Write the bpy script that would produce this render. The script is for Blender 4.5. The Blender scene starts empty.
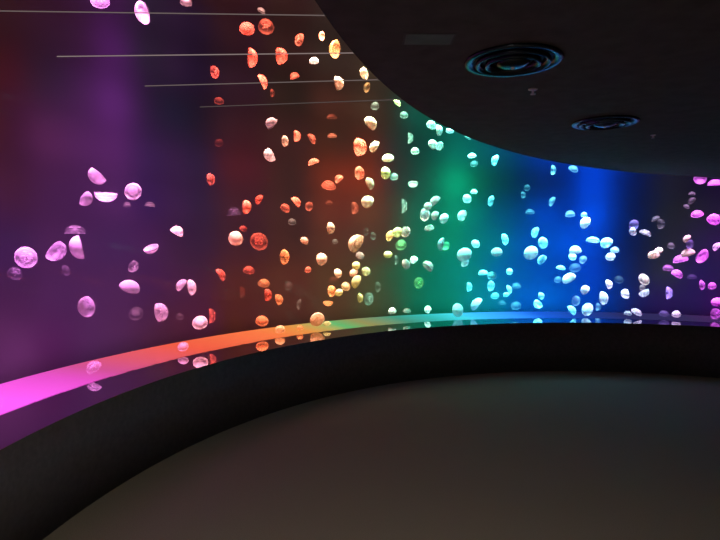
# Curved walk-round jellyfish tank lit in rainbow colours, seen from the dark gallery it wraps around.
import bpy, bmesh, math, random
from mathutils import Vector, Matrix
random.seed(11)
S = bpy.context.scene
COL = S.collection
PI = math.pi
# plan: everything curved shares one centre; the camera stands near the rim
CX, CY = 2.35, 2.15
R_BENCH, R_LEDGE, R_GLASS, R_BACK = 3.97, 3.955, 4.33, 4.87
Z_LEDGE, Z_SOFFIT, Z_TOP = 0.56, 2.17, 5.6
A0, A1 = 20.0, 236.0          # the tank's arc, degrees
SOF_C, SOF_R = (5.414, 0.437), 5.651

# ------------------------------------------------------------------ helpers
def obj(name, bm, m=None, parent=None, smooth=False):
    me = bpy.data.meshes.new(name)
    bmesh.ops.recalc_face_normals(bm, faces=bm.faces[:])
    bm.to_mesh(me); bm.free()
    if smooth:
        for p in me.polygons: p.use_smooth = True
    if m: me.materials.append(m)
    o = bpy.data.objects.new(name, me); COL.objects.link(o)
    if parent: o.parent = parent
    return o
def empty(name, loc):
    o = bpy.data.objects.new(name, None); COL.objects.link(o); o.location = loc
    o.empty_display_size = 0.05
    return o
def tag(o, label, cat, group=None):
    o['label'] = label; o['category'] = cat
    if group: o['group'] = group
    return o
def struct(name, bm, m, smooth=False):
    o = obj(name, bm, m, None, smooth); o['kind'] = 'structure'; return o
def pol(a, r, z):
    a = math.radians(a); return (CX+r*math.cos(a), CY+r*math.sin(a), z)
def ring(bm, prof, a0, a1, n, closed=False):
    """sweep a closed (r, z) profile round the common centre"""
    rows = []
    k = n if closed else n+1
    for i in range(k):
        a = a0+(a1-a0)*i/n
        rows.append([bm.verts.new(pol(a, r, z)) for r, z in prof])
    m = len(prof)
    for i in range(n):
        A, B = rows[i], rows[(i+1) % k]
        for j in range(m):
            bm.faces.new((A[j], A[(j+1) % m], B[(j+1) % m], B[j]))
    if not closed:
        bm.faces.new(rows[0]); bm.faces.new(rows[-1])
def lathe(bm, prof, n, wob=None, loc=(0, 0, 0)):
    """open (r, z) profile turned about z; wob(angle, index) scales r"""
    rows = []
    for j, (r, z) in enumerate(prof):
        if r < 1e-6:
            rows.append([bm.verts.new((loc[0], loc[1], loc[2]+z))]); continue
        row = []
        for i in range(n):
            a = 2*PI*i/n
            q = r*(wob(a, j) if wob else 1)
            row.append(bm.verts.new((loc[0]+q*math.cos(a), loc[1]+q*math.sin(a), loc[2]+z)))
        rows.append(row)
    for A, B in zip(rows, rows[1:]):
        for i in range(n):
            j = (i+1) % n
            if len(A) == 1 and len(B) == 1: continue
            if len(A) == 1: bm.faces.new((A[0], B[i], B[j]))
            elif len(B) == 1: bm.faces.new((A[i], B[0], A[j]))
            else: bm.faces.new((A[i], B[i], B[j], A[j]))
def tube(bm, pts, rad, n=8, taper=None):
    rows = []
    for k, p in enumerate(pts):
        p = Vector(p)
        d = (Vector(pts[min(k+1, len(pts)-1)])-Vector(pts[max(k-1, 0)])).normalized()
        x = d.orthogonal().normalized(); y = d.cross(x)
        r = rad*(taper[k] if taper else 1)
        rows.append([bm.verts.new(p+x*r*math.cos(2*PI*i/n)+y*r*math.sin(2*PI*i/n)) for i in range(n)])
    for A, B in zip(rows, rows[1:]):
        for i in range(n):
            j = (i+1) % n
            bm.faces.new((A[i], A[j], B[j], B[i]))
    bm.faces.new(rows[0]); bm.faces.new(rows[-1][::-1])
def box(bm, a, b):
    v = [bm.verts.new((x, y, z)) for x in (a[0], b[0]) for y in (a[1], b[1]) for z in (a[2], b[2])]
    for f in ((0,1,3,2),(4,6,7,5),(0,4,5,1),(2,3,7,6),(0,2,6,4),(1,5,7,3)): bm.faces.new([v[i] for i in f])

# ------------------------------------------------------------------ materials
def mat(name):
    m = bpy.data.materials.new(name); m.use_nodes = True
    nt = m.node_tree
    for n in list(nt.nodes): nt.nodes.remove(n)
    out = nt.nodes.new('ShaderNodeOutputMaterial')
    return m, nt, out
def principled(name, col, rough=.6, metal=0., noise=None, bump=0., spec=.5):
    m, nt, out = mat(name)
    p = nt.nodes.new('ShaderNodeBsdfPrincipled')
    p.inputs['Base Color'].default_value = (*col, 1)
    p.inputs['Roughness'].default_value = rough
    p.inputs['Metallic'].default_value = metal
    p.inputs['Specular IOR Level'].default_value = spec
    nt.links.new(p.outputs[0], out.inputs[0])
    if noise:
        tc = nt.nodes.new('ShaderNodeTexCoord')
        nz = nt.nodes.new('ShaderNodeTexNoise'); nz.inputs['Scale'].default_value = noise; nz.inputs['Detail'].default_value = 6
        cr = nt.nodes.new('ShaderNodeValToRGB')
        cr.color_ramp.elements[0].position = .3; cr.color_ramp.elements[1].position = .7
        cr.color_ramp.elements[0].color = (*[c*.85 for c in col], 1)
        cr.color_ramp.elements[1].color = (*[c*1.15 for c in col], 1)
        nt.links.new(tc.outputs['Object'], nz.inputs['Vector'])
        nt.links.new(nz.outputs['Fac'], cr.inputs[0]); nt.links.new(cr.outputs[0], p.inputs['Base Color'])
        if bump:
            b = nt.nodes.new('ShaderNodeBump'); b.inputs['Strength'].default_value = bump; b.inputs['Distance'].default_value = .01
            nt.links.new(nz.outputs['Fac'], b.inputs['Height']); nt.links.new(b.outputs[0], p.inputs['Normal'])
    return m
M_floor = principled('carpet', (.25, .215, .18), .95, noise=180, bump=.3, spec=.1)
M_bench = principled('bench_laminate', (.085, .075, .085), .6, noise=30, spec=.25)
M_ledge = principled('polished_ledge', (.74, .72, .74), .035, 1.0)
M_ceil = principled('matt_ceiling', (.11, .102, .096), .9, noise=12, spec=.1)
M_high = principled('high_ceiling', (.02, .017, .017), .95, noise=8, spec=.05)
M_wall = principled('gallery_wall', (.05, .045, .045), .9, noise=9, spec=.1)
M_vent = principled('vent_metal', (.05, .06, .08), .24, .9, noise=25)
M_vent_dark = principled('vent_throat', (.012, .012, .014), .6, noise=25)
M_chrome = principled('white_enamel', (.9, .9, .9), .35, .0, noise=40)
M_black = principled('rod_black', (.012, .012, .012), .7, noise=40)
M_hatch = principled('hatch_paint', (.14, .14, .145), .6, noise=14, spec=.3)

def glass_mat():
    m, nt, out = mat('clear_acrylic')
    t = nt.nodes.new('ShaderNodeBsdfTransparent'); t.inputs[0].default_value = (.97, .975, .98, 1)
    g = nt.nodes.new('ShaderNodeBsdfGlossy'); g.inputs['Roughness'].default_value = .02
    lw = nt.nodes.new('ShaderNodeLayerWeight'); lw.inputs['Blend'].default_value = .5
    pw = nt.nodes.new('ShaderNodeMath'); pw.operation = 'POWER'; pw.inputs[1].default_value = 5
    ma = nt.nodes.new('ShaderNodeMath'); ma.operation = 'MULTIPLY_ADD'; ma.inputs[1].default_value = .06; ma.inputs[2].default_value = .008
    mx = nt.nodes.new('ShaderNodeMixShader')
    nt.links.new(lw.outputs['Facing'], pw.inputs[0]); nt.links.new(pw.outputs[0], ma.inputs[0])
    nt.links.new(ma.outputs[0], mx.inputs[0]); nt.links.new(t.outputs[0], mx.inputs[1]); nt.links.new(g.outputs[0], mx.inputs[2])
    nt.links.new(mx.outputs[0], out.inputs[0])
    return m
M_glass = glass_mat()

def panel_mat():      # opal acrylic back panel, lit from behind
    m, nt, out = mat('opal_back_panel')
    t = nt.nodes.new('ShaderNodeBsdfTranslucent'); t.inputs[0].default_value = (.8, .8, .8, 1)
    d = nt.nodes.new('ShaderNodeBsdfDiffuse'); d.inputs[0].default_value = (0, 0, 0, 1)
    mx = nt.nodes.new('ShaderNodeAddShader')
    nt.links.new(t.outputs[0], mx.inputs[0]); nt.links.new(d.outputs[0], mx.inputs[1]); nt.links.new(mx.outputs[0], out.inputs[0])
    return m
M_panel = panel_mat()

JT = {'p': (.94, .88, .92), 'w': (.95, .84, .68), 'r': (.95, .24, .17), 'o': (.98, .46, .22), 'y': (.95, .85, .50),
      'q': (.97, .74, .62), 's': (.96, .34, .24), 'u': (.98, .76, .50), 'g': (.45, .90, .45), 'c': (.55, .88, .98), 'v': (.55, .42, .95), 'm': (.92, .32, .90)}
_jm = {}
def jelly_mat(t, b, dense=False):
    """clear jelly flesh: the thinner the animal, the more of the water shows through it"""
    key = (t, round(b, 1), dense)
    if key in _jm: return _jm[key]
    op = min(.97, [.0, .024, .075, .22, .55, .86, .97][min(6, int(round(b*2)))])
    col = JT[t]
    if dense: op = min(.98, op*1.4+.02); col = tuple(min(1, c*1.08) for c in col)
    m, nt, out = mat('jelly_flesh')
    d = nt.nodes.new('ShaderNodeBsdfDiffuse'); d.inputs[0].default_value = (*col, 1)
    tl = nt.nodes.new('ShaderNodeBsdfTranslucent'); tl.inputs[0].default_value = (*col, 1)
    mx = nt.nodes.new('ShaderNodeMixShader'); mx.inputs[0].default_value = .55
    tr = nt.nodes.new('ShaderNodeBsdfTransparent')
    m2 = nt.nodes.new('ShaderNodeMixShader')
    tc = nt.nodes.new('ShaderNodeTexCoord')
    nz = nt.nodes.new('ShaderNodeTexNoise'); nz.inputs['Scale'].default_value = 5.; nz.inputs['Detail'].default_value = 3
    mr = nt.nodes.new('ShaderNodeMapRange')
    mr.inputs['From Min'].default_value = .35; mr.inputs['From Max'].default_value = .65
    mr.inputs['To Min'].default_value = op*(.95 if op > .85 else .72); mr.inputs['To Max'].default_value = min(1, op*1.15)
    nt.links.new(tc.outputs['Object'], nz.inputs['Vector']); nt.links.new(nz.outputs['Fac'], mr.inputs[0])
    sx = nt.nodes.new('ShaderNodeSeparateXYZ'); cx = nt.nodes.new('ShaderNodeCombineXYZ'); ln = nt.nodes.new('ShaderNodeVectorMath'); ln.operation = 'LENGTH'
    rp = nt.nodes.new('ShaderNodeValToRGB'); ml = nt.nodes.new('ShaderNodeMath'); ml.operation = 'MULTIPLY'; ml.use_clamp = True
    k = 0. if (dense or b > 2.7) else 1.      # thin clear zone between the ring of gut and the thick rim
    el = rp.color_ramp.elements; el.new(.5); el.new(.5); el.new(.5)
    for e, (ps, g) in zip(el, [(.0, 1.0), (.22, .95), (.33, .5), (.42, .6), (.475, 1.)]):
        g = 1-(1-g)*k; e.position = ps; e.color = (g, g, g, 1)
    nt.links.new(tc.outputs['Object'], sx.inputs[0]); nt.links.new(sx.outputs[0], cx.inputs[0]); nt.links.new(sx.outputs[1], cx.inputs[1])
    nt.links.new(cx.outputs[0], ln.inputs[0]); nt.links.new(ln.outputs['Value'], rp.inputs[0])
    nt.links.new(mr.outputs[0], ml.inputs[0]); nt.links.new(rp.outputs[0], ml.inputs[1])
    nt.links.new(ml.outputs[0], m2.inputs[0])
    nt.links.new(d.outputs[0], mx.inputs[1]); nt.links.new(tl.outputs[0], mx.inputs[2])
    nt.links.new(tr.outputs[0], m2.inputs[1]); nt.links.new(mx.outputs[0], m2.inputs[2])
    nt.links.new(m2.outputs[0], out.inputs[0])
    _jm[key] = m
    return m

# ------------------------------------------------------------------ the setting
def disc_floor():
    bm = bmesh.new(); n = 128
    vs = [bm.verts.new(pol(360*i/n, R_BACK+.15, 0)) for i in range(n)]
    lo = [bm.verts.new(pol(360*i/n, R_BACK+.15, -.1)) for i in range(n)]
    bm.faces.new(vs); bm.faces.new(lo[::-1])
    for i in range(n): bm.faces.new((vs[i], lo[i], lo[(i+1) % n], vs[(i+1) % n]))
    return struct('floor', bm, M_floor)
disc_floor()

bm = bmesh.new()       # curved bench wall below the window
ring(bm, [(R_BENCH, 0), (R_BENCH, Z_LEDGE-.002), (R_BACK, Z_LEDGE-.002), (R_BACK, 0)], A0, A1, 150)
struct('wall_front', bm, M_bench, True)
for p in bpy.data.meshes['wall_front'].polygons: p.use_smooth = abs(p.normal.z) < .5
bm = bmesh.new()       # polished ledge
ring(bm, [(R_BENCH, Z_LEDGE-.002), (R_BENCH, Z_LEDGE), (R_BACK, Z_LEDGE), (R_BACK, Z_LEDGE-.002)], A0, A1, 200)
struct('trim_1', bm, M_ledge)
bm = bmesh.new()       # curved acrylic window
ring(bm, [(R_GLASS, Z_LEDGE), (R_GLASS, Z_TOP), (R_GLASS+.02, Z_TOP), (R_GLASS+.02, Z_LEDGE)], A0, A1, 200)
struct('window_1', bm, M_glass, True)
for p in bpy.data.meshes['window_1'].polygons: p.use_smooth = abs(p.normal.z) < .5
bm = bmesh.new()       # opal back of the tank
ring(bm, [(R_BACK, Z_LEDGE), (R_BACK, Z_TOP), (R_BACK+.012, Z_TOP), (R_BACK+.012, Z_LEDGE)], A0, A1, 200)
struct('wall_back', bm, M_panel, True)
for p in bpy.data.meshes['wall_back'].polygons: p.use_smooth = abs(p.normal.z) < .5
for nm, a in (('wall_left', A1), ('wall_right', A0)):      # the tank's two end walls
    bm = bmesh.new()
    ring(bm, [(R_GLASS-.02, Z_LEDGE), (R_GLASS-.02, Z_TOP), (R_BACK+.05, Z_TOP), (R_BACK+.05, Z_LEDGE)], a-.4, a+.4, 2)
    struct(nm, bm, M_wall)
bm = bmesh.new()       # plain gallery wall behind the viewer
ring(bm, [(R_GLASS-.05, 0), (R_GLASS-.05, Z_TOP+.1), (R_GLASS+.1, Z_TOP+.1), (R_GLASS+.1, 0)], A1+.4, A0+360-.4, 90)
struct('wall_rear', bm, M_wall, True)
bm = bmesh.new(); n = 128       # high dark ceiling over gallery and tank
up = [bm.verts.new(pol(360*i/n, R_BACK+.15, Z_TOP+.2)) for i in range(n)]
dn = [bm.verts.new(pol(360*i/n, R_BACK+.15, Z_TOP+.1)) for i in range(n)]
bm.faces.new(up); bm.faces.new(dn[::-1])
for i in range(n): bm.faces.new((up[i], dn[i], dn[(i+1) % n], up[(i+1) % n]))
struct('ceiling_high', bm, M_high)

def soffit():          # low round ceiling over the middle of the gallery
    bm = bmesh.new(); pts = []
    n = 360; rg = R_GLASS-.03
    for i in range(n):
        a = 2*PI*i/n; x, y = CX+rg*math.cos(a), CY+rg*math.sin(a)
        if math.hypot(x-SOF_C[0], y-SOF_C[1]) <= SOF_R: pts.append((x, y))
    for i in range(1440):
        a = 2*PI*i/1440; x, y = SOF_C[0]+SOF_R*math.cos(a), SOF_C[1]+SOF_R*math.sin(a)
        if math.hypot(x-CX, y-CY) < rg: pts.append((x, y))
    cx = sum(p[0] for p in pts)/len(pts); cy = sum(p[1] for p in pts)/len(pts)
    pts.sort(key=lambda p: math.atan2(p[1]-cy, p[0]-cx))
    lo = [bm.verts.new((x, y, Z_SOFFIT)) for x, y in pts]
    hi = [bm.verts.new((x, y, Z_SOFFIT+.3)) for x, y in pts]
    bm.faces.new(lo); bm.faces.new(hi)
    for i in range(len(pts)):
        j = (i+1) % len(pts); bm.faces.new((lo[i], hi[i], hi[j], lo[j]))
    return struct('ceiling', bm, M_ceil)
soffit()

# ------------------------------------------------------------------ colour-changing light strip along the tank floor
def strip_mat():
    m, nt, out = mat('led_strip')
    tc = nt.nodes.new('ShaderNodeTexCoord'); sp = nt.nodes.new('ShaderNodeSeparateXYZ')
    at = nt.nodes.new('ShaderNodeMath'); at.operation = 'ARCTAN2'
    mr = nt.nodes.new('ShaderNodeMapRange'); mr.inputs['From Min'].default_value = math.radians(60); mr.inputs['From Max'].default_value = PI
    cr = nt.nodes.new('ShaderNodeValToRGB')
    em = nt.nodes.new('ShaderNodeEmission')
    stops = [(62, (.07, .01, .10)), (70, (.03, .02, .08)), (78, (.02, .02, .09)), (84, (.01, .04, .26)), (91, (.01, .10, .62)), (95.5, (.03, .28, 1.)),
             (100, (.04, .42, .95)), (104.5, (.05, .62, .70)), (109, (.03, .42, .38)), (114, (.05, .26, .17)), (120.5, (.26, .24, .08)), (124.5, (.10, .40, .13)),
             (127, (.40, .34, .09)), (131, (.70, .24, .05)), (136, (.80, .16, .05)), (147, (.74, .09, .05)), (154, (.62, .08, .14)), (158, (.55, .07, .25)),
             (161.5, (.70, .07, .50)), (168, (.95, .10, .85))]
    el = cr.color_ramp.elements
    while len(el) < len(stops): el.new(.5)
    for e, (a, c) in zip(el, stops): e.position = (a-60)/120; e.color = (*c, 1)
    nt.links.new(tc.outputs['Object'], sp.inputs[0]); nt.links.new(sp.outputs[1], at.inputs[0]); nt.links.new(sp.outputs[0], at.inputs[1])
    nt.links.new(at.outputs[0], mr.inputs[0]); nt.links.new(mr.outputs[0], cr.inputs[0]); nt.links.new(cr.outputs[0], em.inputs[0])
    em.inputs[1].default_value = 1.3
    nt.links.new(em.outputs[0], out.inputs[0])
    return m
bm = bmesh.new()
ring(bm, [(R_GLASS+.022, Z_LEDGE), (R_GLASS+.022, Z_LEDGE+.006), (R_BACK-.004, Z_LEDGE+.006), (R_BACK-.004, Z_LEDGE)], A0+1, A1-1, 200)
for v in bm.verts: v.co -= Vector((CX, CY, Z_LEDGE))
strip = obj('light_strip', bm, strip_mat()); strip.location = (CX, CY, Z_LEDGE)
tag(strip, 'curved rainbow light strip glowing along the tank floor behind the ledge', 'light strip')

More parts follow.
